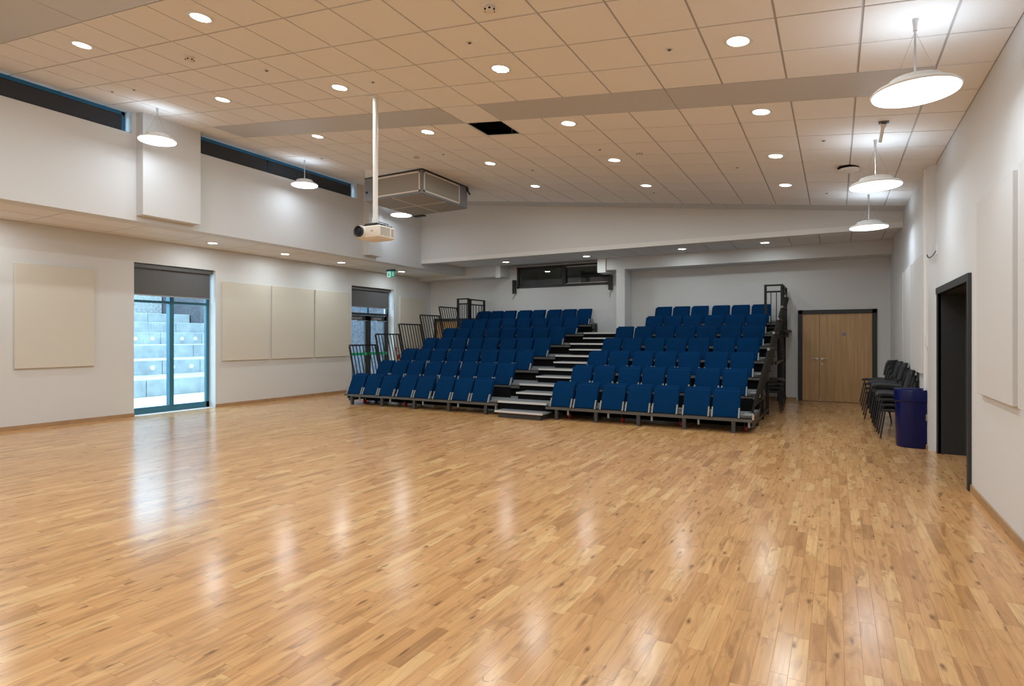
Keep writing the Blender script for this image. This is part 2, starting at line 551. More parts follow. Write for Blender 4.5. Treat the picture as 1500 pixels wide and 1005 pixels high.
bc = struct(MB().box(XU, XR + .2, YBULK + .1, YB + .2, 3.74, 3.82).build('ceiling_back', M['grid']), 'low tiled soffit over the tiered seating')
xs = [XU] + [XU + .3 + .6 * i for i in range(19)] + [XR]
ys = [YBULK + .16, 13.75, 14.35, 14.95, YBEAM]
for a0, a1 in zip(xs, xs[1:]):
    if a1 - a0 < .03: continue
    for c0, c1 in zip(ys, ys[1:]):
        flat_tile(bc, a0, a1, c0, c1, 3.722)
# ---- front wall behind the camera
struct(MB().box(XL - .4, XR + .25, YF - .2, YF, 0, 5.7).build('wall_front', M['wall']), 'plain white front wall behind the camera')

# ---- main ceiling: sloped grid with tiles standing proud of the shadowed grid
GX = [XR] + [.785 - .602 * k for k in range(19)]
GX[-1] = XU - .3
GX = GX[::-1]
GYL = [6.345 + .627 * j for j in range(-15, 11)]
HOLE = (.785 - .602 * 9, .785 - .602 * 8, GYL[16], GYL[17])
def sl_box(mb, x0, x1, y0, y1, d0, d1):
    """slab between d0 (lower) and d1 (upper) above the ceiling plane"""
    p = []
    for d in (d0, d1):
        p += [(x0, y0, zc(x0) + d), (x1, y0, zc(x1) + d), (x1, y1, zc(x1) + d), (x0, y1, zc(x0) + d)]
    return mb.hexa(p)
b = MB()
X0, X1 = XU - .3, XR + .2
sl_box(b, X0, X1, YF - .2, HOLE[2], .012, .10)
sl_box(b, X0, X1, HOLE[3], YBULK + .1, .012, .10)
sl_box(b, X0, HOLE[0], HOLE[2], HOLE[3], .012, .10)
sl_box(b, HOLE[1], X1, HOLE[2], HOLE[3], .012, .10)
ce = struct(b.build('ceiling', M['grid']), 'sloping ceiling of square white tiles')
b = MB()
sl_box(b, HOLE[0], HOLE[1], HOLE[2], HOLE[3], .45, .5)
for q in ((HOLE[0] - .02, HOLE[0], HOLE[2], HOLE[3]), (HOLE[1], HOLE[1] + .02, HOLE[2], HOLE[3]), (HOLE[0], HOLE[1], HOLE[2] - .02, HOLE[2]), (HOLE[0], HOLE[1], HOLE[3], HOLE[3] + .02)):
    sl_box(b, *q, .02, .5)
vo = b.build('ceiling_void', M['black'], ce)
vo['label'] = 'black opening where one ceiling tile is missing'
MB().bar((HOLE[1] - .12, HOLE[3] - .10, zc(HOLE[1]) + .02), (HOLE[1] - .12, HOLE[3] - .10, zc(HOLE[1]) + .5), .012).build('hanger_strap', M['silver'], ce)
b = MB()
for q in ((HOLE[0], HOLE[0] + .018, HOLE[2], HOLE[3]), (HOLE[1] - .018, HOLE[1], HOLE[2], HOLE[3]), (HOLE[0], HOLE[1], HOLE[2], HOLE[2] + .018), (HOLE[0], HOLE[1], HOLE[3] - .018, HOLE[3])):
    sl_box(b, *q, .0, .012)
b.build('opening_edge', M['trim'], ce)

ctm = {}
def slope_tile(x0, x1, y0, y1):
    k = (round(x1 - x0, 3), round(y1 - y0, 3))
    if k not in ctm:
        w, d = k[0] / 2 - .0095, k[1] / 2 - .0095
        p = []
        for dz in (0, .018):
            p += [(-w, -d, SL * w + dz), (w, -d, -SL * w + dz), (w, d, -SL * w + dz), (-w, d, SL * w + dz)]
        ctm[k] = MB().hexa(p).mesh('ceiling_tile', M['tile'])
    xm, ym = (x0 + x1) / 2, (y0 + y1) / 2
    return obj('ceiling_tile', ctm[k], ce, (xm, ym, zc(xm)))
far = MB()
for j in range(len(GYL) - 1):
    y0, y1 = GYL[j], GYL[j + 1]
    if abs(y0 - 6.345) < .01 or (2.5 < y0 < 2.7): band = True
    else: band = False
    for x0, x1 in zip(GX, GX[1:]):
        xm, ym = (x0 + x1) / 2, (y0 + y1) / 2
        if HOLE[0] - .05 < xm < HOLE[1] + .05 and HOLE[2] - .05 < ym < HOLE[3] + .05:
            continue
        if band and y0 > 6:
            if not (xm < -9.45 or xm > .785 or -4.62 < xm < -4.04):
                continue
        elif band:
            continue
        vis = False
        for (xx, yy) in ((x0, y0), (x1, y0), (x1, y1), (x0, y1)):
            q = px(xx, yy, zc(xx))
            if q and -5 < q[0] < 1505 and q[1] > -5: vis = True
        if vis and x0 > XU - .35:
            slope_tile(x0, x1, y0, y1)
        else:
            sl_box(far, x0 + .0095, x1 - .0095, y0 + .0095, y1 - .0095, 0, .018)
o = far.build('ceiling_tiles', M['tile'], ce)
o['kind'] = 'stuff'
# plasterboard bands
for (x0, x1, y0, y1) in ((-9.45, -4.635, 6.345, 6.972), (-4.03, -1.628, 6.345, 6.972), (-1.622, .785, 6.345, 6.972),
                         (XU, -6.98, 2.583, 3.21), (-6.97, -3.0, 2.583, 3.21), (-2.99, XR, 2.583, 3.21), (XU, -2.0, 12.615, YBULK), (-1.99, XR, 12.615, YBULK)):
    b = MB()
    sl_box(b, x0, x1, y0 + .004, y1 - .004, 0, .02)
    o = b.build('plaster_band', M['plaster'], ce)
    o['label'] = 'plain grey plasterboard band between the tiles'

# ------------------------------------------------------------------ windows
def window_left(n, r, door=False):
    y0, y1, z0, z1 = r
    xo, xi = XL - .29, XL - .22
    root = bpy.data.objects.new('window_%d' % n, None)
    COL.objects.link(root)
    struct(root)
    ym = (y0 + y1) / 2
    fw = .07
    b = MB().box(xo, xi, y0, y0 + fw, 0, z1).box(xo, xi, y1 - fw, y1, 0, z1).box(xo, xi, y0, y1, z1 - .08, z1).box(xo, xi, y0, y1, 0, .13)
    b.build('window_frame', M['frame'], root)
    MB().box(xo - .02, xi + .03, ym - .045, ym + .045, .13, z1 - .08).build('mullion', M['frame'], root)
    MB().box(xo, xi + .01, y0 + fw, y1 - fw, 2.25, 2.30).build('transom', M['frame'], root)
    for a0, a1 in ((y0 + fw, ym - .045), (ym + .045, y1 - fw)):
        for c0, c1 in ((.13, 2.25), (2.30, z1 - .08)):
            MB().box(xo + .025, xo + .037, a0, a1, c0, c1).build('pane', M['glass'], root)
    MB().box(XL - .215, XL - .005, y0 + .002, y1 - .002, -.004, .004).build('threshold', M['trim'], root)
    return root
w1 = window_left(1, W1)
w1['label'] = 'tall two-pane window looking onto concrete terraces'

def door_glazed():
    y0, y1, z0, z1 = W2
    xo, xi = XL - .29, XL - .22
    root = bpy.data.objects.new('door_1', None)
    COL.objects.link(root)
    struct(root, 'glazed dark double door with green push bars')
    ym = (y0 + y1) / 2
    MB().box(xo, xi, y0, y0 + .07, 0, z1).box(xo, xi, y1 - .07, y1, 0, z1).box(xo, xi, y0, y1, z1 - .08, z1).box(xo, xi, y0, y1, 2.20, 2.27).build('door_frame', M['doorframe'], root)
    for k, (a0, a1) in enumerate(((y0 + .07, ym - .005), (ym + .005, y1 - .07))):
        b = MB().box(xo, xi, a0, a0 + .11, .02, 2.19).box(xo, xi, a1 - .11, a1, .02, 2.19).box(xo, xi, a0, a1, 2.05, 2.19).box(xo, xi, a0, a1, .02, .25)
        leaf = b.build('door_leaf', M['doorframe'], root)
        MB().box(xo + .03, xo + .04, a0 + .11, a1 - .11, .25, 2.05).build('pane', M['glass'], leaf)
        MB().box(xi, xi + .05, a0 + .05, a1 - .05, 1.02, 1.10).build('push_bar', M['green'], leaf)
        MB().box(xi, xi + .06, a0 + .12, a0 + .52, 2.07, 2.14).box(xi + .02, xi + .05, a0 + .30, a0 + .75, 2.03, 2.05).build('door_closer', M['silver'], leaf)
        MB().lathe([(.04, 0), (.04, .003)], n=14, M4=Matrix.Rotation(PI / 2, 4, 'Y'), c=(xo + .042, (a0 + a1) / 2, 1.50)).build('vision_dot', M['white_plastic'], leaf)
    for a0, a1 in ((y0 + .07, ym - .03), (ym + .03, y1 - .07)):
        MB().box(xo + .03, xo + .04, a0, a1, 2.27, z1 - .08).build('pane', M['glass'], root)
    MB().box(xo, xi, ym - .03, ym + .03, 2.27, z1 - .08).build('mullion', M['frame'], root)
door_glazed()

def clerestory(n, y0, y1, muls):
    root = bpy.data.objects.new('window_%d' % n, None)
    COL.objects.link(root)
    struct(root, 'low clerestory strip window under the ceiling')
    zt = zc(XU - .27) + .01
    x0, x1 = XU - .27, XU - .21
    b = MB().box(x0, x1, y0, y1, zt - .075, zt).box(x0, x1, y0, y1, 4.93, 4.97).box(x0, x1, y0, y0 + .05, 4.93, zt).box(x0, x1, y1 - .05, y1, 4.93, zt)
    b.build('window_frame', M['frame_sky'], root)
    ms = [y0 + .05] + muls + [y1 - .05]
    for a0, a1 in zip(ms, ms[1:]):
        MB().box(x0 + .02, x0 + .03, a0, a1, 4.97, zt - .075).build('pane', M['glass'], root)
    for q in muls:
        MB().box(x0, x1 + .02, q - .07, q + .07, 4.97, zt - .075).build('mullion', M['frame_sky'], root)
    return root
M['frame_sky'] = mat('daylight_tinted_window_head', (.03, .20, .36), .35)  # blue daylight on the clerestory frames, painted into their base colour
clerestory(2, YF, 5.41, [-.6, 1.4, 3.4])
clerestory(3, 6.57, 10.62, [8.17])

def roller_blind(label, x, y0, y1, zt, zb, m, cass=True):
    t = thing('roller_blind', label, 'blind', (x, (y0 + y1) / 2, zb), 0, 'roller blinds')
    h, w = zt - zb, (y1 - y0) / 2
    MB().box(-.002, .002, -w, w, .02, h).build('blind_fabric', m, t)
    MB().box(-.012, .012, -w, w, 0, .025).build('bottom_bar', M['doorframe'] if m is M['blind_dark'] else M['silver'], t)
    if cass:
        MB().box(-.06, .05, -w - .04, w + .04, h, h + .075).build('cassette', M['steel_grey'], t)
    else:
        MB().tube((-.02, -w, h), (-.02, w, h), .025, 10).build('roller_tube', M['doorframe'], t)
    return t
roller_blind('grey roller blind half lowered in the window onto the concrete terraces', XL - .10, W1[0] + .05, W1[1] - .07, 2.93, 2.38, M['blind'])
roller_blind('grey roller blind half lowered above the glazed double door', XL - .12, W2[0] + .05, W2[1] - .10, 2.93, 2.42, M['blind'])
roller_blind('dark blind in the clerestory strip left of the broad pilaster', XU - .15, YF + .05, 5.33, 5.22, 4.95, M['blind_dark'], False)
roller_blind('dark blind in the clerestory, just right of the broad pilaster', XU - .15, 6.6, 8.155, 5.22, 4.95, M['blind_dark'], False)
roller_blind('dark blind in the clerestory, next to the ceiling ventilation unit', XU - .15, 8.185, 10.56, 5.22, 4.95, M['blind_dark'], False)

# ------------------------------------------------------------------ doors
def wood_double(n, r, narrow, label):
    x0, x1, _, z1 = r
    root = bpy.data.objects.new('door_%d' % n, None)
    COL.objects.link(root)
    struct(root, label)
    f = .075
    MB().box(x0 - .02, x0 + f, YB - .03, YB + .12, 0, z1 + .02).box(x1 - f, x1 + .02, YB - .03, YB + .12, 0, z1 + .02).box(x0 - .02, x1 + .02, YB - .03, YB + .12, z1 - f, z1 + .02).build('door_frame', M['doorframe'], root)
    xm = x0 + f + narrow
    for k, (a0, a1) in enumerate(((x0 + f + .003, xm - .003), (xm + .003, x1 - f - .003))):
        leaf = MB().box(a0, a1, YB, YB + .045, .008, z1 - f - .004).build('door_leaf', M['maple'], root)
        hx = a1 - .05 if k == 0 else a0 + .06
        MB().lathe([(.026, 0), (.026, .01)], n=14, M4=Matrix.Rotation(PI / 2, 4, 'X'), c=(hx, YB, 1.03)).tube((hx, YB - .01, 1.03), (hx, YB - .05, 1.03), .009, 8).tube((hx, YB - .05, 1.03), (hx + (-.11 if k == 0 else .11), YB - .05, 1.03), .009, 8).build('door_handle', M['silver'], leaf)
        if k == 1:
            MB().lathe([(.02, 0), (.02, .006)], n=12, M4=Matrix.Rotation(PI / 2, 4, 'X'), c=(hx, YB, .90)).build('lock_escutcheon', M['silver'], leaf)
            MB().lathe([(.034, 0), (.034, .003)], n=16, M4=Matrix.Rotation(PI / 2, 4, 'X'), c=((a0 + a1) / 2 - .03, YB, 1.62)).build('fire_door_disc', M['bluedisc'], leaf)
            MB().box((a0 + a1) / 2 - .048, (a0 + a1) / 2 - .012, YB - .0045, YB - .003, 1.612, 1.628).build('fire_door_text', M['white_plastic'], leaf)
wood_double(2, BD, .37, 'wide maple double door with a dark frame on the back wall')
wood_double(3, LD, .82, 'maple double door half hidden behind the left railings')

struct(MB().box(-12.1, -9.7, YB + .26, YB + .3, 0, 2.4).box(-1, 1.1, YB + .26, YB + .3, 0, 2.4).build('wall_light_blocker', M['room']), 'added unseen panels blocking light leaks behind the wooden doors')  # unseen slabs added to stop outside light leaking round the door leaves
# dark recessed doorway on the right wall
root = bpy.data.objects.new('door_4', None)
COL.objects.link(root)
struct(root, 'deep dark grey doorway recess in the right wall')
y0, y1, _, z1 = RD
MB().box(XR - .03, XR + .03, y0 - .08, y0, 0, z1 + .08).box(XR - .012, XR + .03, y1, y1 + .08, 0, z1 + .08).box(XR - .03, XR + .03, y0, y1, z1, z1 + .08).build('door_frame', M['doorframe'], root)
MB().box(XR + .03, XR + .66, y1 - .001, y1 + .04, 0, z1).build('recess_far_lining', M['doorleaf'], root)
MB().box(XR + .03, XR + .66, y0 - .04, y0 + .001, 0, z1).build('recess_near_lining', M['doorleaf'], root)
MB().box(XR + .03, XR + .66, y0, y1, z1 - .001, z1 + .04).build('recess_head', M['doorleaf'], root)
MB().box(XR + .60, XR + .66, y0, y1, 0, z1).build('door_leaf', M['doorleaf'], root)
MB().box(XR + .285, XR + .30, y1 - .012, y1, 0, z1).build('door_stop', M['dark_steel'], root)

# control room window
root = bpy.data.objects.new('window_4', None)
COL.objects.link(root)
struct(root, 'dark framed control room window above the seating')
x0, x1, z0, z1 = CW
xm = -7.06
MB().box(x0, x0 + .06, YB - .02, YB + .1, z0, z1).box(x1 - .06, x1, YB - .02, YB + .1, z0, z1).box(x0, x1, YB - .02, YB + .1, z1 - .05, z1 + .01).box(x0, x1, YB - .02, YB + .1, z0, z0 + .075).build('window_frame', M['doorframe'], root)
MB().box(xm - .06, xm + .06, YB - .03, YB + .1, z0 + .075, z1 - .05).build('mullion', M['doorframe'], root)
MB().box(x0 + .06, xm - .06, YB + .03, YB + .04, z0 + .075, z1 - .05).build('pane', M['glass_dim'], root)
MB().box(xm + .06, x1 - .06, YB + .06, YB + .07, z0 + .075, z1 - .05).build('pane', M['glass_dim'], root)
MB().box(xm + .06, x1 - .06, YB + .0, YB + .03, z1 - .07, z1 - .05).box(xm + .06, x1 - .06, YB + .0, YB + .03, z0 + .075, z0 + .09).build('sliding_track', M['nosing'], root)
b = MB().box(-9.0, -5.2, YB + 2.2, YB + 2.3, 1.9, 4.0).box(-9.1, -9.0, YB + .25, YB + 2.3, 1.9, 4.0).box(-5.2, -5.1, YB + .25, YB + 2.3, 1.9, 4.0).box(-9.1, -5.1, YB + .25, YB + 2.3, 1.9, 2.0).box(-9.1, -5.1, YB + .25, YB + 2.3, 4.0, 4.1)
struct(b.build('wall_control_room', M['room']), 'grey control room behind the high window')
t = thing('equipment_shelf', 'dark shelving seen through the right half of the control room window', 'shelf', (-6.2, YB + 1.2, 2.0))
MB().box(-.75, -.71, -.2, .2, 0, 1.62).build('upright', M['roomdark'], t)
MB().box(.71, .75, -.2, .2, 0, 1.62).build('upright', M['roomdark'], t)
for z in (.5, 1.0, 1.45): MB().box(-.71, .71, -.2, .2, z, z + .03).build('shelf_board', M['roomdark'], t)
MB().box(-.71, .71, .18, .2, 0, 1.62).build('back_panel', M['brick'], t)
for nm, xx, lb in (('a', -8.72, 'black wall bracket at the left end of the control room window'), ('b', -5.60, 'black wall bracket at the right end of the control room window')):
    t = thing('wall_bracket', lb, 'bracket', (xx, YB, 2.9), 0, 'brackets beside the control window')
    MB().box(-.05, .05, -.10, 0, 0, .42).build('bracket_body', M['black_steel'], t)
    MB().bar((0, -.05, 0), (-.06, -.12, -.12), .03).build('cable_stub', M['white_plastic'], t)

# ------------------------------------------------------------------ acoustic panels
def apanel(label, X, nx, y0, y1, z0, z1, m):
    e = .002 if nx > 0 else -.002
    o = MB().box(X + e, X + e + nx, y0, y1, z0, z1).build('acoustic_panel', m, bevel=.006, seg=1)
    tag(o, label, 'wall panel', 'acoustic wall panels')
for (y0, y1, lb) in ((4.48, 5.68, 'cream acoustic wall panel left of the terrace window'),
                     (8.24, 9.48, 'cream acoustic panel on the left wall, next to the terrace window'),
                     (9.55, 10.83, 'middle cream acoustic panel between the terrace window and glazed door'),
                     (10.90, 12.13, 'cream acoustic panel on the left wall, next to the glazed door'),
                     (14.30, 15.5, 'cream acoustic panel in the corner beyond the glazed door')):
    apanel(lb, XL, .045, y0, y1, 1.02, 2.80, M['panel'])
apanel('white acoustic panel on the right wall, nearest the dark doorway', XR, -.045, 5.62, 6.86, 1.03, 2.80, M['panel_white'])
apanel('white acoustic panel cut off by the right photo edge', XR, -.045, 4.24, 5.46, 1.03, 2.80, M['panel_white'])
for (y0, y1, lb) in ((10.0, 11.22, 'white acoustic panel right above the navy bin'), (11.32, 12.55, 'middle of three white acoustic panels above the stacked chairs'), (12.65, 13.9, 'white acoustic panel farthest along the right wall')):
    apanel(lb, XR2, -.045, y0, y1, 1.03, 2.72, M['panel_white'])

# ------------------------------------------------------------------ lights
def area_light(parent, loc, r, w, c, up=False, spread=PI):
    l = bpy.data.lights.new('lamp_light', 'AREA')
    l.shape = 'DISK'
    l.size = 2 * r
    l.energy = w
    l.color = c
    l.spread = spread
    o = bpy.data.objects.new('lamp_light', l)
    COL.objects.link(o)
    o.parent = parent
    o.location = loc
    if up: o.rotation_euler = (PI, 0, 0)
    return o

RING = MB().lathe([(.088, 0), (.125, 0), (.125, .006), (.088, .012)], n=24).mesh('trim_ring', M['white_plastic'])
def ring_mesh():
    n, v, f = 24, [], []
    prof = [(.092, .004), (.092, -.012), (.122, -.008), (.126, 0)]
    for r, z in prof:
        for i in range(n):
            v.append((r * math.cos(2 * PI * i / n), r * math.sin(2 * PI * i / n), z))
    for j in range(3):
        for i in range(n):
            f.append((j * n + i, j * n + (i + 1) % n, (j + 1) * n + (i + 1) % n, (j + 1) * n + i))
    b = MB(); b.add(v, f)
    return b.mesh('trim_ring', M['white_plastic'], smooth=True)
RING = ring_mesh()
DISC = MB().lathe([(.093, -.006), (.093, 0)], n=24).mesh('diffuser', M['diff'])
def downlight(x, y, z, tilt, label, group, w=None):
    t = thing('ceiling_downlight', label, 'downlight', (x, y, z), 0, group)
    t.rotation_euler = (0, math.atan(tilt), 0)
    obj('trim_ring', RING, t)
    obj('diffuser', DISC, t)
    area_light(t, (0, 0, -.010), .088, w or DOWN_W, DOWN_C)
    return t
colname = ['first', 'second', 'third', 'fourth']
for ci, x in enumerate((-.74, -3.13, -5.48, -7.74)):
    YS = [10.9, 9.08, 7.22, 5.40, 3.55, 1.70, -.15, -1.9]
    if ci == 3: YS = [None, None, 7.12, 5.35, 3.55, 1.70, -.15, -1.9]
    k = 0
    for y in YS:
        if y is None: continue
        downlight(x, y, zc(x), SL, 'round recessed downlight, %s from the back in the %s row from the right wall' % (ORD[k], colname[ci]), 'downlights in the sloping ceiling')
        k += 1
for k, y in enumerate((13.5, 11.1, 9.33, 7.52, 3.9, 2.1)):
    downlight(-11.2, y, 3.495, 0, 'round recessed downlight in the left soffit, %s from the back corner' % ORD[k], 'downlights in the left soffit', DOWN_W * .65)
for k, (x, y) in enumerate(((-8.29, 14.62), (-5.82, 14.62), (-3.29, 14.55), (-1.41, 14.5))):
    downlight(x, y, 3.722, 0, 'round recessed downlight over the seating, %s from the left' % ORD[k], 'downlights in the rear soffit', DOWN_W * .55)

def pendant(x, y, zd, r, label):
    gain = 1.0 if x > 0 else .7
    zt = zc(x)
    h = zt - zd
    t = thing('pendant_lamp', label, 'pendant lamp', (x, y, zd), 0, 'disc pendant lamps')
    b = MB().lathe([(r, .0), (r + .006, .010), (r - .012, .030), (r * .66, .066), (r * .60, .098), (r * .5, .108), (r * .1, .112)], n=40)
    b.build('lamp_shade', M['white_plastic'], t, smooth=True)
    MB().lathe([(r - .006, -.008), (r - .006, 0)], n=40).build('diffuser', M['diffp'], t)
    MB().tube((0, 0, .11), (0, 0, h - .01), .0085, 8).build('suspension_rod', M['silver'], t)
    MB().tube((0, 0, .105), (0, 0, .14), .02, 10).build('rod_clamp', M['steel_grey'], t)
    MB().lathe([(.014, h - .09), (.014, h - .06), (.02, h - .012), (.02, h + .005)], n=12).build('ceiling_rose', M['silver'], t)
    for a in (.4, 2.5, 4.6):
        MB().tube((r * .62 * math.cos(a), r * .62 * math.sin(a), .085), (0, 0, h - .09), .0011, 4).build('suspension_wire', M['steel_grey'], t)
    area_light(t, (0, 0, -.012), r - .015, PEND_W * gain, PEND_C)
    area_light(t, (0, 0, .125), r * .9, PEND_UP * gain, PEND_C, up=True)
    return t
pendant(.535, 5.40, 3.42, .29, 'white disc pendant lamp nearest the camera by the right wall')
pendant(.435, 8.50, 3.42, .285, 'middle disc pendant lamp of the row by the right wall')
pendant(.50, 11.66, 3.42, .29, 'farthest disc pendant lamp by the right wall, before the bulkhead')
pendant(-9.45, 5.40, 4.68, .27, 'disc pendant lamp in front of the broad left pilaster')
pendant(-9.62, 8.50, 4.70, .265, 'disc pendant lamp below the right-hand clerestory blinds')
pendant(-9.64, 11.60, 4.65, .265, 'disc pendant lamp partly hidden by the ventilation unit')

# ------------------------------------------------------------------ ceiling fittings
def detector(x, y, label, s=1.):
    t = thing('smoke_detector', label, 'smoke detector', (x, y, zc(x)), 0, 'smoke detectors')
    MB().lathe([(.055 * s, 0), (.05 * s, -.018)], n=18).build('base', M['white_plastic'], t)
    MB().lathe([(.038 * s, -.018), (.042 * s, -.03), (.034 * s, -.055), (.01, -.06)], n=18).build('sensor_head', M['cream_plastic'], t, smooth=True)
    b = MB()
    for k in range(6):
        a = k * PI / 3
        b.box(.036 * s * math.cos(a) - .008, .036 * s * math.cos(a) + .008, .036 * s * math.sin(a) - .008, .036 * s * math.sin(a) + .008, -.047, -.036)
    b.build('sensor_slots', M['black'], t)
detector(-2.56, 4.23, 'smoke detector at the top photo edge, nearest the camera', 1.1)
detector(-6.66, 4.18, 'smoke detector left of the near downlights', 1.1)
detector(-6.68, 8.47, 'smoke detector just in front of the ventilation unit')
detector(-2.60, 8.67, 'smoke detector in the middle of the ceiling')
for k, (x, y, lb) in enumerate(((-1.34, 5.42, 'left of the nearest right-hand downlight'), (-3.12, 4.78, 'in front of the near centre downlight'), (-4.9, 5.37, 'above the projector pole'),
        (-6.02, 4.74, 'beside the near smoke detector'), (-.13, 8.45, 'beside the middle right pendant lamp'), (-3.16, 8.49, 'beside the central smoke detector'), (-1.34, 9.7, 'left of the black-backed ceiling speaker'),
        (-.13, 11.56, 'beside the farthest right pendant lamp'), (-4.9, 9.63, 'right of the ventilation unit'), (-3.16, 11.54, 'nearest the bulkhead'), (-6.06, 8.44, 'in front of the ventilation unit'),
        (-9.36, 4.69, 'left of the pilaster pendant lamp'), (-8.86, 4.73, 'just in front of the pilaster pendant lamp'), (-9.04, 8.42, 'beside the second left pendant lamp'))):
    t = thing('ceiling_sensor', 'tiny round ceiling sensor ' + lb, 'sensor', (x, y, zc(x)), 0, 'tiny ceiling sensors')
    MB().lathe([(.032, 0), (.03, -.006)], n=14).build('rim', M['nosing'], t)
    MB().lathe([(.016, -.006), (.012, -.014)], n=12).build('sensor_eye', M['steel_grey'], t)
t = thing('ceiling_speaker', 'white disc fitting on a black back by the right pendants', 'speaker', (.17, 9.81, zc(.17)))
MB().lathe([(.145, 0), (.13, -.03)], n=24).build('mounting', M['black'], t)
MB().lathe([(.135, -.03), (.14, -.045), (.12, -.06), (.02, -.062)], n=24).build('cover', M['white_plastic'], t, smooth=True)
t = thing('hanging_conduit', 'short slanted grey conduit hanging near the middle right pendant', 'conduit', (.48, 7.81, zc(.48)))
MB().box(-.05, .05, -.03, .03, -.02, .0).build('mounting_plate', M['steel_grey'], t)
MB().tube((0, 0, -.02), (-.005, .02, -.05), .03, 8).tube((-.005, .02, -.05), (-.03, .10, -.20), .018, 8).build('conduit_arm', M['nosing'], t)

# ------------------------------------------------------------------ ventilation unit
ax0, ax1, ay0, ay1, az0, az1 = -8.75, -7.22, 9.33, 10.97, 4.43, 4.91
struct(MB().box(ax0 + .0, ax1 - .02, ay0 + .02, ay1 - .02, az1 - .01, zc(ax0) + .02).build('trim_10', M['trim']), 'white boxing between ventilation unit and ceiling')
t = thing('ventilation_unit', 'large grey box ventilation unit under the ceiling', 'ventilation unit', (0, 0, 0))
b = MB().box(ax0, ax1, ay0, ay1, az0, az1)
b.build('casing', M['ahu'], t, bevel=.008, seg=1)
MB().box(ax0, ax1 + .01, ay0 - .01, ay1, az1, az1 + .012).build('top_flange', M['black_steel'], t)
def grille(axis, u0, u1, z0, z1):
    f, d = .028, .014
    b = MB()
    def bx(a0, a1, c0, c1, e):
        if axis == 'y': return (a0, a1, ay0 - e, ay0, c0, c1)
        return (ax1, ax1 + e, a0, a1, c0, c1)
    for q in ((u0, u0 + f, z0, z1), (u1 - f, u1, z0, z1), (u0, u1, z0, z0 + f), (u0, u1, z1 - f, z1)):
        b.box(*bx(*q, d))
    g = b.build('grille_frame', M['cream_plastic'], t)
    MB().box(*bx(u0 + f, u1 - f, z0 + f, z1 - f, .005)).build('grille_mesh', M['mesh'], g)
grille('y', -8.40, -7.27, az0 + .045, az1 - .03)
grille('x', 9.38, 10.65, az0 + .045, az1 - .03)
for xa, xb in ((ax0 + .03, (ax0 + ax1) / 2 - .012), ((ax0 + ax1) / 2 + .012, ax1 - .03)):
    for ya, yb in ((ay0 + .03, (ay0 + ay1) / 2 - .012), ((ay0 + ay1) / 2 + .012, ay1 - .03)):
        MB().box(xa, xb, ya, yb, az0 - .008, az0).build('underside_panel', M['mesh'], t)
MB().box(ax0 + .02, ax1 - .02, (ay0 + ay1) / 2 - .012, (ay0 + ay1) / 2 + .012, az0 - .012, az0).box((ax0 + ax1) / 2 - .012, (ax0 + ax1) / 2 + .012, ay0 + .02, ay1 - .02, az0 - .012, az0).build('underside_ribs', M['cream_plastic'], t)
MB().box(ax1, ax1 + .02, ay1 - .05, ay1 + .02, az1 - .09, az1).bar((ax1 + .01, ay1 - .02, az1 - .07), (ax1 + .06, ay1 + .02, az1 - .17), .03).build('mounting_bracket', M['black_steel'], t)
MB().box(ax0 - .012, ax0, ay0 + .05, ay0 + .12, az0 + .15, az1).box(ax0 + .05, ax0 + .09, ay0 - .02, ay0, az0 + .16, az0 + .2).build('mounting_bracket', M['black_steel'], t)
MB().box(ax0 + .0, ax0 + .3, ay1, ay1 + .10, az0 - .03, az0 + .0).build('mounting_bracket', M['black_steel'], t)

# ------------------------------------------------------------------ projector on its pole
PX, PY = -5.25, 5.80
t = thing('projector_pole', 'white ceiling pole carrying the projector', 'pole', (PX, PY, 3.04))
hh = zc(PX) - 3.04
MB().tube((0, 0, 0), (0, 0, hh), .033, 16).build('pole', M['white_plastic'], t, smooth=True)
MB().box(-.07, .07, -.07, .07, hh - .02, hh + .01).build('ceiling_plate', M['white_plastic'], t)
MB().tube((0, 0, -.02), (0, 0, .06), .042, 16).build('pole_collar', M['white_plastic'], t)
MB().box(-.10, .10, -.09, .09, -.035, -.018).build('mount_plate', M['black_steel'], t)
b = MB()
for sx, sy in ((-1, -1), (1, -1), (1, 1), (-1, 1)):
    b.bar((sx * .05, sy * .04, -.027), (sx * .19, sy * .11, -.055), .022, .012)
b.build('mount_arms', M['black_steel'], t)
MB().path([(.02, .02, .02), (.10, .05, -.005), (.14, .09, -.02), (.09, .12, -.03), (.16, .13, -.05)], .006).build('cable', M['black_steel'], t)
p = thing('projector', 'white ceiling projector hanging on the pole, lens to the left', 'projector', (PX, PY, 2.825))
me = MB().box(-.17, .20, -.155, .155, 0, .155)
me.build('body', M['cream_plastic'], p, bevel=.018, seg=3, smooth=True)
MB().box(-.15, .18, -.13, .13, -.012, .004).build('underside', M['white_plastic'], p, bevel=.01, seg=1)
R90 = Matrix.Rotation(PI / 2, 4, 'X')
MB().lathe([(.080, 0), (.082, .02), (.074, .024)], n=24, M4=R90, c=(-.105, -.15, .085)).build('lens_ring', M['white_plastic'], p, smooth=True)
MB().lathe([(.070, .03), (.073, .062), (.060, .062), (.045, .040)], n=24, M4=R90, c=(-.105, -.15, .085)).build('lens_barrel', M['chairblk'], p, smooth=True)
MB().lathe([(.045, .035), (.036, .048), (.012, .052)], n=20, M4=R90, c=(-.105, -.15, .085)).build('lens', M['lens'], p, smooth=True)
for k in range(7):
    MB().box(.199, .2035, -.13, .05, .028 + k * .016, .037 + k * .016).build('vent_slat', M['vent_grey'], p)
MB().box(.199, .2035, .08, .125, .03, .13).build('side_vent', M['vent_grey'], p)
MB().box(.06, .10, -.158, -.154, .075, .092).build('front_badge', M['vent_grey'], p)

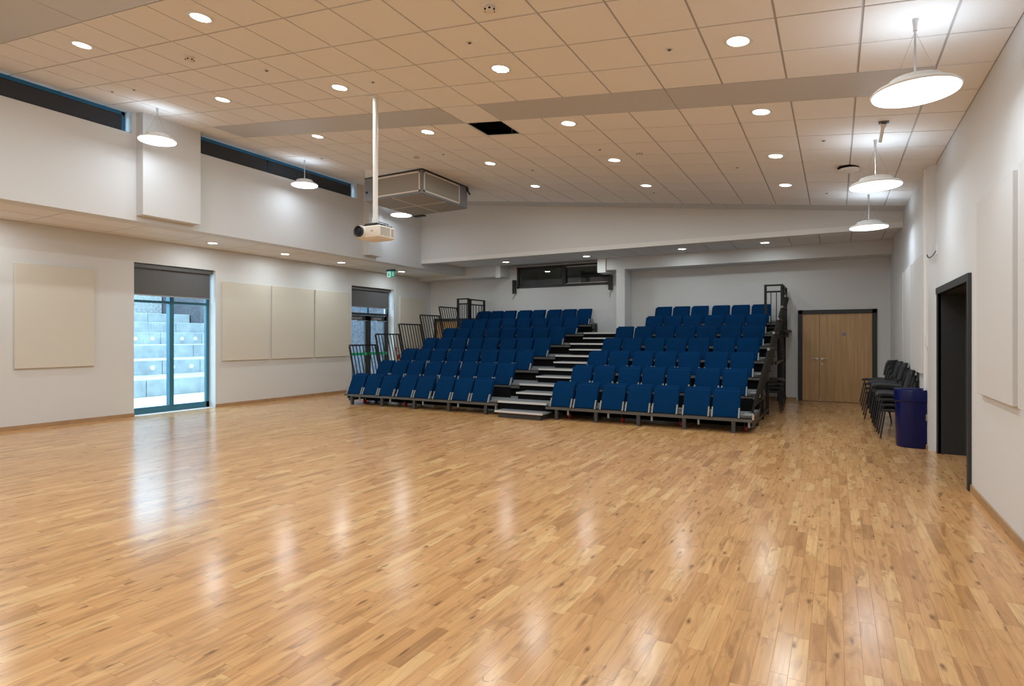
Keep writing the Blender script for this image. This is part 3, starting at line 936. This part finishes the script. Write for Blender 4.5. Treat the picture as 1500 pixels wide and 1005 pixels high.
# ------------------------------------------------------------------ exit sign, call point, conduit
t = thing('exit_sign', 'green and white lit exit sign above the glazed door', 'exit sign', (-11.18, 13.0, 3.28))
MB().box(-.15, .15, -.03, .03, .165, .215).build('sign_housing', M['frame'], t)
MB().box(-.14, .005, -.008, .008, 0, .165).build('arrow_panel', M['sign_white'], t)
b = MB().box(-.085, -.065, -.010, -.008, .045, .12)
b.hexa([(-.105, -.010, .06), (-.075, -.010, .03), (-.075, -.008, .03), (-.105, -.008, .06), (-.105, -.010, .075), (-.075, -.010, .045), (-.075, -.008, .045), (-.105, -.008, .075)])
b.hexa([(-.075, -.010, .03), (-.045, -.010, .06), (-.045, -.008, .06), (-.075, -.008, .03), (-.075, -.010, .045), (-.045, -.010, .075), (-.045, -.008, .075), (-.075, -.008, .045)])
b.build('arrow', M['sign_green'], t)
g = MB().box(.005, .14, -.008, .008, 0, .165).build('pictogram_panel', M['sign_green'], t)
# running man leaving through a doorway
b = MB().lathe([(.013, 0), (.013, .003)], n=10, M4=R90, c=(.065, -.008, .125))
for a, c in (((.064, .112), (.072, .070)), ((.068, .108), (.046, .085)), ((.068, .105), (.092, .092)), ((.072, .072), (.050, .045)), ((.050, .045), (.032, .042)), ((.072, .072), (.088, .045)), ((.088, .045), (.084, .020))):
    b.bar((a[0], -.0095, a[1]), (c[0], -.0095, c[1]), .013, .003, up=(0, 1, 0))
b.box(.108, .118, -.011, -.008, .02, .145).box(.04, .118, -.011, -.008, .140, .148)
b.build('running_figure', M['sign_white'], g)
o = MB().tube((XL + .015, 14.12, 1.2), (XL + .015, 14.12, 3.48), .011, 8).build('wall_conduit', M['nosing'])
tag(o, 'thin vertical conduit on the wall right of the glazed door', 'conduit')
t = thing('fire_call_point', 'small red fire alarm call point behind the left railings', 'call point', (XL, 14.18, 1.12))
MB().box(0, .04, -.05, .05, 0, .1).build('housing', M['red'], t)
MB().box(.04, .044, -.03, .03, .02, .08).build('glass_plate', M['white_plastic'], t)
o = tag(MB().box(XL, XL + .03, 14.22, 14.32, .86, 1.0).build('fire_sign', M['red'], bevel=.004, seg=1), 'small red sign plate below the call point', 'sign')
t = thing('light_switch', 'small white switch box on the right wall above the bin', 'switch', (XR2 - .02, 9.80, 1.42))
MB().box(0, .02, -.045, .045, 0, .12).build('switch_plate', M['white_plastic'], t)
MB().box(-.006, 0, -.02, .02, .035, .085).build('rocker', M['white_plastic'], t)
t = thing('wall_socket', 'dark socket low on the right wall between bin and doorway', 'socket', (XR2 - .02, 9.80, .40))
MB().box(0, .02, -.045, .045, 0, .09).build('socket_plate', M['silver'], t)
MB().box(-.006, 0, -.03, .03, .02, .07).build('socket_face', M['dark_steel'], t)
t = thing('wall_hook', 'curved wall hook high beside the dark doorway', 'hook', (XR, 9.64, 2.62))
MB().box(-.015, 0, -.02, .02, .05, .2).build('back_plate', M['white_plastic'], t)
MB().path([(-.01, 0, .1), (-.05, 0, .03), (-.085, 0, .0), (-.11, 0, .025), (-.11, 0, .05)], .008).build('hook_arm', M['steel_grey'], t)

# ------------------------------------------------------------------ tiered seating
T_Y, T_P, T_L, T_R = 10.0, .905, .29, .277
NT = 7
BLK = {'left': (-9.98, -5.86), 'right': (-4.80, -1.16)}
AX0, AX1 = -5.86, -4.80
def block(side):
    x0, x1 = BLK[side]
    t = thing('seating_stand', 'dark tiered steel stand carrying the %s block of blue seats' % side, 'seating stand')
    for i in range(NT):
        xa, xb = x0, x1
        if side == 'right' and i >= 5: xa = -4.32
        if side == 'left' and i == 6: xb = -6.0
        y0 = T_Y + T_P * i
        y1 = min(y0 + T_P + .12, YB - .04) if i < 6 else YB - .04
        z = T_L + T_R * i
        d = MB().box(xa, xb, y0 + .02, y1, z - .04, z).build('deck', M['tread'], t)
        MB().box(xa, xb, y0 - .03, y0 + .02, z - .10, z - .055).build('front_rail', M['steel_grey'], t)
        MB().box(xa, xb, y0 + .05, y0 + .07, z - (.10 if i == 0 else T_R + .02), z - .05).build('riser', M['black'], t)
        # end fascia
        for xe in (xa, xb - .02):
            MB().box(xe, xe + .02, y0 + .07, y1, z - .16, z - .04).build('end_fascia', M['black_steel'], t)
    # front legs and castors
    n = 5
    for k in range(n):
        fx = x0 + .22 + (x1 - x0 - .5) * k / (n - 1)
        MB().box(fx - .03, fx + .03, T_Y - .02, T_Y + .04, 0, T_L - .10).build('leg', M['dark_steel'], t)
        MB().box(fx + .22, fx + .25, T_Y - .01, T_Y + .02, .10, T_L - .10).build('leg_stub', M['bracket'], t)
    for k in range(4):
        fx = x0 + .38 + (x1 - x0 - .5) * k / 3
        MB().lathe([(.045, -.016), (.05, 0), (.045, .016)], n=14, M4=Matrix.Rotation(PI / 2, 4, 'Y'), c=(fx, T_Y + .25, .05)).build('castor', M['red'], t)
        MB().box(fx - .028, fx - .02, T_Y + .22, T_Y + .28, .05, T_L - .04).build('castor_fork', M['dark_steel'], t)
    # side frames under the decks
    for xe in ((x0 + .04, x1 - .04) if side == 'left' else (x1 - .04, x0 + .04)):
        for i in range(1, NT):
            y0 = T_Y + T_P * i
            if side == 'right' and xe < -4 and i >= 5: continue
            if side == 'right' and xe > -4 and i in (4, 5): continue
            MB().box(xe - .03, xe + .03, y0 + .08, y0 + .14, 0, T_L + T_R * i - .04).build('upright', M['black_steel'], t)
        b = MB()
        for i in range(1, NT - 1):
            if side == 'right' and xe > -4 and i >= 2: continue
            y0 = T_Y + T_P * i
            b.bar((xe, y0 + .11, .12), (xe, y0 + T_P + .11, T_L + T_R * (i + 1) - .2), .025)
        b.bar((xe, T_Y + .1, .1), (xe, T_Y + T_P * (3 if side == 'right' and xe > -4 else 6) + .12, .1), .05)
        b.build('bracing', M['black_steel'], t)
    MB().box(x0 + .06, x1 - .06, T_Y + .62, T_Y + .64, .03, T_L + T_R - .06).build('skirt_panel', M['black'], t)
    # grey floor plate at the outer end of every tier
    return t
stand_l = block('left')
stand_r = block('right')
for i in range(6):
    y0, z = T_Y + T_P * i, T_L + T_R * i
    MB().box(-1.30, -1.17, y0 - .02, y0 + .3, z, z + .012).build('end_plate', M['bracket'], stand_r)
    MB().box(-1.155, -1.13, y0 - .03, y0 + .0, z - .06, z + .03).build('end_bolt', M['silver'], stand_r)
# tall rear uprights on the right side with slotted holes
for k, (xx, yy, h) in enumerate(((-1.10, 15.0, 2.0), (-1.10, 15.75, 2.0))):
    u = MB().box(xx - .04, xx + .04, yy - .04, yy + .04, 0, h).build('rear_upright', M['black_steel'], stand_r)
    b = MB()
    for z0 in (.45, .52, .59, .75, .82, .89, 1.10, 1.17, 1.24):
        b.box(xx + .005, xx + .022, yy - .043, yy - .04, z0, z0 + .03)
    b.build('slots', M['steel_grey'], u)
MB().box(-1.10, -1.06, 13.2, 15.1, .98, 1.04).build('side_beam', M['black_steel'], stand_r)
MB().box(-1.20, -.93, 14.9, 15.9, 1.66, 1.72).build('rear_ledge', M['black_steel'], stand_r)
MB().box(-1.05, -.96, 15.1, 15.2, 1.55, 1.66).build('ledge_bracket', M['dark_steel'], stand_r)

# stairs between the blocks
t = thing('aisle_steps', 'flight of dark steps with pale nosings between the seat blocks', 'steps')
for i in range(6):
    y0, z = T_Y + T_P * i, T_L + T_R * i
    s = MB().box(AX0 + .0, AX1, y0 + .03, y0 + T_P + .1, z - .035, z).build('tread', M['tread'], t)
    MB().box(AX0 + .0, AX1, y0, y0 + .03, z - .035, z + .002).build('nosing', M['nosing'], s)
    MB().box(AX0, AX1, y0 + .05, y0 + .07, max(.06, z - T_R), z - .035).build('riser', M['black'], t)
    if i < 5:
        y1, z1 = y0 + .46, z + T_R / 2
        s = MB().box(AX0 + .16, AX1 - .08, y1 + .03, y0 + T_P + .06, z1 - .03, z1).build('tread', M['tread'], t)
        MB().box(AX0 + .16, AX1 - .08, y1, y1 + .03, z1 - .03, z1 + .002).build('nosing', M['nosing'], s)
        MB().box(AX0 + .18, AX1 - .10, y1 + .05, y1 + .07, z, z1 - .03).build('riser', M['black'], t)
for xx in (AX0 + .35, AX0 + .62, AX1 - .1):
    MB().box(xx - .025, xx + .025, T_Y + .1, T_Y + .15, 0, T_L - .04).build('leg', M['dark_steel'], t)
t = thing('portable_step', 'low loose step with pale edge at the foot of the stairs', 'step', (-5.25, 9.78, 0), -.02)
MB().box(-.46, .46, -.02, .30, .0, .105).build('step_base', M['dark_steel'], t)
s = MB().box(-.52, .52, -.06, .34, .105, .135).build('step_top', M['tread'], t)
MB().box(-.52, .52, -.075, -.05, .103, .137).build('nosing', M['nosing'], s)

# ---- seats: one of each kind, then copies
SW, SP, SG = .43, .472, .045
LEAN = math.atan(.20 / .44)
def lean_box(x0, x1, t0, t1, z0, z1):
    """board leaning back: t measured backwards from the leaning front plane"""
    b = MB()
    k = math.tan(LEAN)
    p = []
    for z in (z0, z1):
        p += [(x0, t0 + z * k, z), (x1, t0 + z * k, z), (x1, t1 + z * k, z), (x0, t1 + z * k, z)]
    b.hexa(p)
    return b
seat = thing('tip_up_seat', 'x', 'seat', (0, 0, 0))
lean_box(-SW / 2, SW / 2, 0, .085, 0, .415).build('seat_pad', M['blue'], seat, bevel=.018, seg=3, smooth=True)
lean_box(-SW / 2 + .012, SW / 2 - .012, .075, .14, .02, .45).build('backrest', M['blue'], seat, bevel=.02, seg=3, smooth=True)
for sx in (-1, 1):
    lean_box(sx * (SW / 2 - .008) - .011, sx * (SW / 2 - .008) + .011, -.012, .03, -.005, .15).build('side_bracket', M['bracket'], seat)
lean_box(-SW / 2 + .03, SW / 2 - .03, .03, .12, -.03, .012).build('seat_mount', M['black_steel'], seat)

def row_xs(x0, groups):
    xs, x = [], x0
    for gi, n in enumerate(groups):
        for k in range(n):
            xs.append(x + SW / 2)
            x += SP
        x += SG
    return xs
first = True
num = ['first', 'second', 'third', 'fourth', 'fifth', 'sixth', 'seventh', 'eighth']
for side in ('left', 'right'):
    for i in range(NT):
        if side == 'left':
            xs = row_xs(-9.88, (3, 2, 3))[::-1]
        elif i < 5:
            xs = row_xs(-4.70, (2, 3, 2))
        else:
            xs = row_xs(-4.22, (3, 3))
        for k, x in enumerate(xs):
            rowname = 'front row' if i == 0 else ('top row' if i == 6 else '%s row up' % num[i])
            endn = 'next to' if k == 0 else '%s from' % num[k]
            if k == len(xs) - 1:
                lb = 'blue tip-up seat at the outer end, %s of the %s block' % (rowname, side)
            elif k == 0:
                lb = 'blue tip-up seat next to the stairs, %s of the %s block' % (rowname, side)
            else:
                lb = 'blue tip-up seat, %s from the stairs, %s of the %s block' % (num[k], rowname, side)
            loc = (x, T_Y - .045 + T_P * i, .255 + T_R * i)
            if first:
                first = False
                seat.location = loc
                seat['label'] = lb
                seat['group'] = 'blue tip-up seats, %s block' % side
            else:
                c = copy_tree(seat, loc, None, lb)
                c['group'] = 'blue tip-up seats, %s block' % side

# ---- guard rails along both sides: they lean outwards
def rail_panel(xb, xt, y0, y1, zb, zt, label, nb=7):
    t = thing('guard_rail', label, 'railing', (xb, y0, zb), 0, 'baluster guard rails')
    L, h, lean = y1 - y0, zt - zb, xt - xb
    top = lambda y: Vector((lean, y, h))
    bot = lambda y: Vector((0, y, 0))
    MB().bar(top(-.018), top(L + .018), .034, .034).build('top_rail', M['rail'], t)
    MB().bar(bot(0).lerp(top(0), .12), bot(L).lerp(top(L), .12), .028, .028).build('bottom_rail', M['rail'], t)
    for y in (0, L):
        MB().bar(bot(y), top(y), .036, .03, up=(0, 1, 0)).build('post', M['rail'], t)
        MB().box(-.05, .05, y - .03, y + .03, -.004, .012).build('mounting_foot', M['rail'], t)
    for k in range(1, nb + 1):
        y = L * k / (nb + 1)
        MB().bar(bot(y).lerp(top(y), .12), top(y), .017, .017, up=(0, 1, 0)).build('baluster', M['rail'], t)
    MB().box(lean - .02, lean + .02, -.024, -.018, h - .02, h + .018).build('end_cap', M['bracket'], t)
    return t
for i in range(5):
    y0, zb, zt = 10.34 + .905 * i, T_L + T_R * i + .004, 1.355 + .272 * i
    rail_panel(-9.94, -10.18, y0, y0 + .90, zb, zt, 'black leaning guard rail on the left of the stand, %s from the front' % num[i])
    rail_panel(-1.20, -.95, y0, y0 + .90, zb, zt, 'dark leaning guard rail on the right of the stand, %s from the front' % num[i])
def gate(a, c, zb, zt, label, nb):
    a, c = Vector(a), Vector(c)
    t = thing('guard_gate', label, 'railing', (a.x, a.y, zb), 0, 'upright guard rails on the top tier')
    d = Vector((c.x - a.x, c.y - a.y, 0))
    h = zt - zb
    for q in (Vector((0, 0, 0)), d):
        MB().bar(q, q + Vector((0, 0, h)), .055).build('post', M['rail'], t)
    for z in (h - .02, h - .17, .10):
        MB().bar(Vector((0, 0, z)), d + Vector((0, 0, z)), .035, .04).build('rail', M['rail'], t)
    for k in range(1, nb + 1):
        q = d * (k / (nb + 1))
        MB().bar(q + Vector((0, 0, .1)), q + Vector((0, 0, h - .17)), .018).build('baluster', M['rail'], t)
gate((-10.15, 14.9), (-9.77, 14.9), T_L + T_R * 6 - .3, 2.74, 'upright black guard rail across the left end of the top tier', 4)
gate((-9.75, 14.98), (-9.75, 15.78), T_L + T_R * 6 - .3, 2.72, 'upright black guard rail running back beside the leftmost top seat', 4)
gate((-1.43, 14.85), (-1.08, 14.85), T_L + T_R * 5, 2.78, 'upright black guard rail in front of the top right seat', 2)
gate((-1.06, 14.92), (-1.06, 15.80), T_L + T_R * 5, 2.76, 'upright black guard rail closing the right side of the top tier', 5)

# ------------------------------------------------------------------ stacked chairs
def chair_proto():
    t = thing('stacking_chair', 'x', 'chair', (0, 0, 0))
    # faces -x (seat front towards -x), y across; seat top at .45
    b = MB()
    prof = [(-.22, .425), (-.20, .445), (-.10, .455), (.05, .448), (.16, .44), (.20, .445)]
    v, f = [], []
    for (x, z) in prof:
        for y in (-.21, -.10, .10, .21):
            v.append((x, y, z - (.012 if abs(y) < .15 else 0)))
    for (x, z) in prof:
        for y in (-.21, -.10, .10, .21):
            v.append((x, y, z - .035))
    m = 4; N = len(prof) * m
    for i in range(len(prof) - 1):
        for j in range(3):
            a = i * m + j
            f.append((a, a + 1, a + m + 1, a + m))
            f.append((N + a, N + a + m, N + a + m + 1, N + a + 1))
    for j in range(3):
        f.append((j, N + j, N + j + 1, j + 1))
        a = (len(prof) - 1) * m + j
        f.append((a, a + 1, N + a + 1, N + a))
    for i in range(len(prof) - 1):
        a = i * m
        f.append((a, a + m, N + a + m, N + a))
        a = i * m + 3
        f.append((a, N + a, N + a + m, a + m))
    b.add(v, f)
    b.build('seat', M['chairfab'], t, bevel=.008, seg=1, smooth=True)
    # curved backrest
    b = MB()
    v, f = [], []
    K = 7
    for off in (0, .03):
        for (z, w, xo) in ((.52, .18, .205), (.60, .205, .225), (.74, .20, .255), (.80, .15, .268)):
            for k in range(K):
                s = -1 + 2 * k / (K - 1)
                v.append((xo + off - .055 * s * s, s * w, z))
    m = K; N = 4 * K
    for i in range(3):
        for j in range(K - 1):
            a = i * m + j
            f.append((a, a + m, a + m + 1, a + 1))
            f.append((N + a, N + a + 1, N + a + m + 1, N + a + m))
    for j in range(K - 1):
        f.append((j, j + 1, N + j + 1, N + j))
        a = 3 * m + j
        f.append((a, N + a, N + a + 1, a + 1))
    for i in range(3):
        a = i * m
        f.append((a, N + a, N + a + m, a + m))
        a = i * m + m - 1
        f.append((a, a + m, N + a + m, N + a))
    b.add(v, f)
    b.build('backrest', M['chairfab'], t, smooth=True)
    for sx, sy in ((-1, -1), (-1, 1), (1, -1), (1, 1)):
        xt, xb = (-.17, -.235) if sx < 0 else (.15, .235)
        MB().tube((xb, sy * .235, 0), (xt, sy * .19, .42), .0115, 8).build('leg', M['chairblk'], t)
    b = MB()
    for sy in (-1, 1):
        b.path([(-.17, sy * .19, .415), (.15, sy * .19, .415), (.21, sy * .17, .47), (.245, sy * .15, .60)], .011)
    b.path([(-.17, -.19, .415), (-.17, .19, .415)], .011)
    b.build('frame', M['chairblk'], t)
    return t
proto = chair_proto()
used = [False]
def stack(x, y, rz, n, where, dz=.082, dx=.02):
    for k in range(n):
        r = n - 1 - k
        pos = 'topmost chair' if r == 0 else ('bottom chair' if k == 0 else '%s chair down' % num[r])
        lb = 'charcoal stacking chair, %s in the stack %s' % (pos, where)
        loc = (x - dx * k * math.cos(rz), y - dx * k * math.sin(rz), dz * k)
        if not used[0]:
            used[0] = True
            proto.location = loc
            proto.rotation_euler = (0, 0, rz)
            proto['label'] = lb
            proto['group'] = 'stacked charcoal chairs'
        else:
            copy_tree(proto, loc, rz, lb)['group'] = 'stacked charcoal chairs'
stack(.84, 10.80, 0, 4, 'right behind the navy bin')
stack(.83, 11.50, 0, 5, 'second from the navy bin')
stack(.82, 12.20, 0, 5, 'third from the navy bin')
stack(.80, 12.95, -.5, 5, 'farthest from the navy bin')
stack(-1.20, 13.30, PI, 4, 'beside the right end of the seating')

# ------------------------------------------------------------------ navy bin with a flat back
t = thing('waste_bin', 'tall navy blue plastic bin with a rounded front against the right wall', 'bin', (XR2 - .005, 10.02, 0))
def dshape(r, back=.16):
    pts = [(0, -r), (-back, -r)]
    for k in range(1, 16):
        a = -PI / 2 - PI * k / 16
        pts.append((-back + .92 * r * math.cos(a), r * math.sin(a)))
    pts += [(-back, r), (0, r)]
    return pts
def shell(levels):
    b = MB()
    n = len(levels[0][0])
    v = []
    for pts, z in levels:
        v += [(p[0], p[1], z) for p in pts]
    f = []
    for j in range(len(levels) - 1):
        for i in range(n):
            f.append((j * n + i, j * n + (i + 1) % n, (j + 1) * n + (i + 1) % n, (j + 1) * n + i))
    f.append(tuple(range(n - 1, -1, -1)))
    b.add(v, f)
    return b
shell([(dshape(.192), 0), (dshape(.200), .02), (dshape(.212), .66)]).build('bin_body', M['binblue'], t, smooth=True)
ins = [(p[0] * .86 - .02, p[1] * .80) for p in dshape(.226)]
ins2 = [(p[0] * .80 - .03, p[1] * .74) for p in dshape(.226)]
shell([(dshape(.214), .64), (dshape(.226), .655), (dshape(.228), .80), (dshape(.222), .815), (ins, .80), (ins2, .70)]).build('bin_collar', M['binblue'], t, smooth=True)
MB().prism(ins2, .701, .712).build('bin_inner_shade', M['black'], t)  # black plate painted in for the shade inside the bin

# ------------------------------------------------------------------ outside: concrete terraces beyond the left windows
struct(MB().box(-40, XL - .40, -14, 36, -.3, -.02).build('ground', M['paving']), 'pale paving outside the window')
struct(MB().box(XL - .5, XU - .25, YF, YB + .2, 3.62, 3.9).build('roof', M['concrete']), 'low flat roof over the left side')
t = thing('stepped_terrace', 'pale concrete block terrace steps outside the tall window', 'terrace')
blk = {}
rb = random.Random(11)
rest = MB()
for k in range(6):
    x1 = -15.8 - 2.0 * k
    z0, z1 = .43 * k - .02, .43 * (k + 1)
    y = 2.0 - rb.random()
    while y < 15.2:
        w = rb.choice((1.2, 1.6, 2.0))
        if y + w > 14.9: w = round(16.2 - y, 3)
        qa, qb = px(x1, y, z1), px(x1, y + w, z1)
        seen = (qa[0] < 312 and qb[0] > 190) or (qa[0] < 575 and qb[0] > 512)
        if seen:
            key = (w, k)
            if key not in blk:
                blk[key] = MB().box(-2.05, 0, .008, w - .008, z0, z1).mesh('concrete_block', M['concrete'], bevel=.012, seg=1)
            o = obj('concrete_block', blk[key], t, (x1, y, 0))
            if k in (1, 3):
                nd = round(w / .62)
                for q in [(j + .5) / nd for j in range(nd)]:
                    MB().lathe([(.07, 0), (.07, .02)], n=14, M4=Matrix.Rotation(PI / 2, 4, 'Y'), c=(0, w * q, (z0 + z1) / 2)).build('disc', M['white_plastic'], o)
        else:
            rest.box(x1 - 2.05, x1, y + .008, y + w - .008, z0, z1)
        y += w
o = rest.build('terrace_blocks', M['concrete'], t)
o['kind'] = 'stuff'
t = struct(MB().box(-28.4, -28.0, 2, 16.2, 2.5, 4.6).build('wall_garden', M['stone']), 'rough pale stone wall above the terrace')
struct(MB().box(-40, XL - .41, 16.25, 16.6, -.1, 6.0).build('wall_wing', M['brick']), 'dark purple-grey brick wing wall beyond the glazed door')
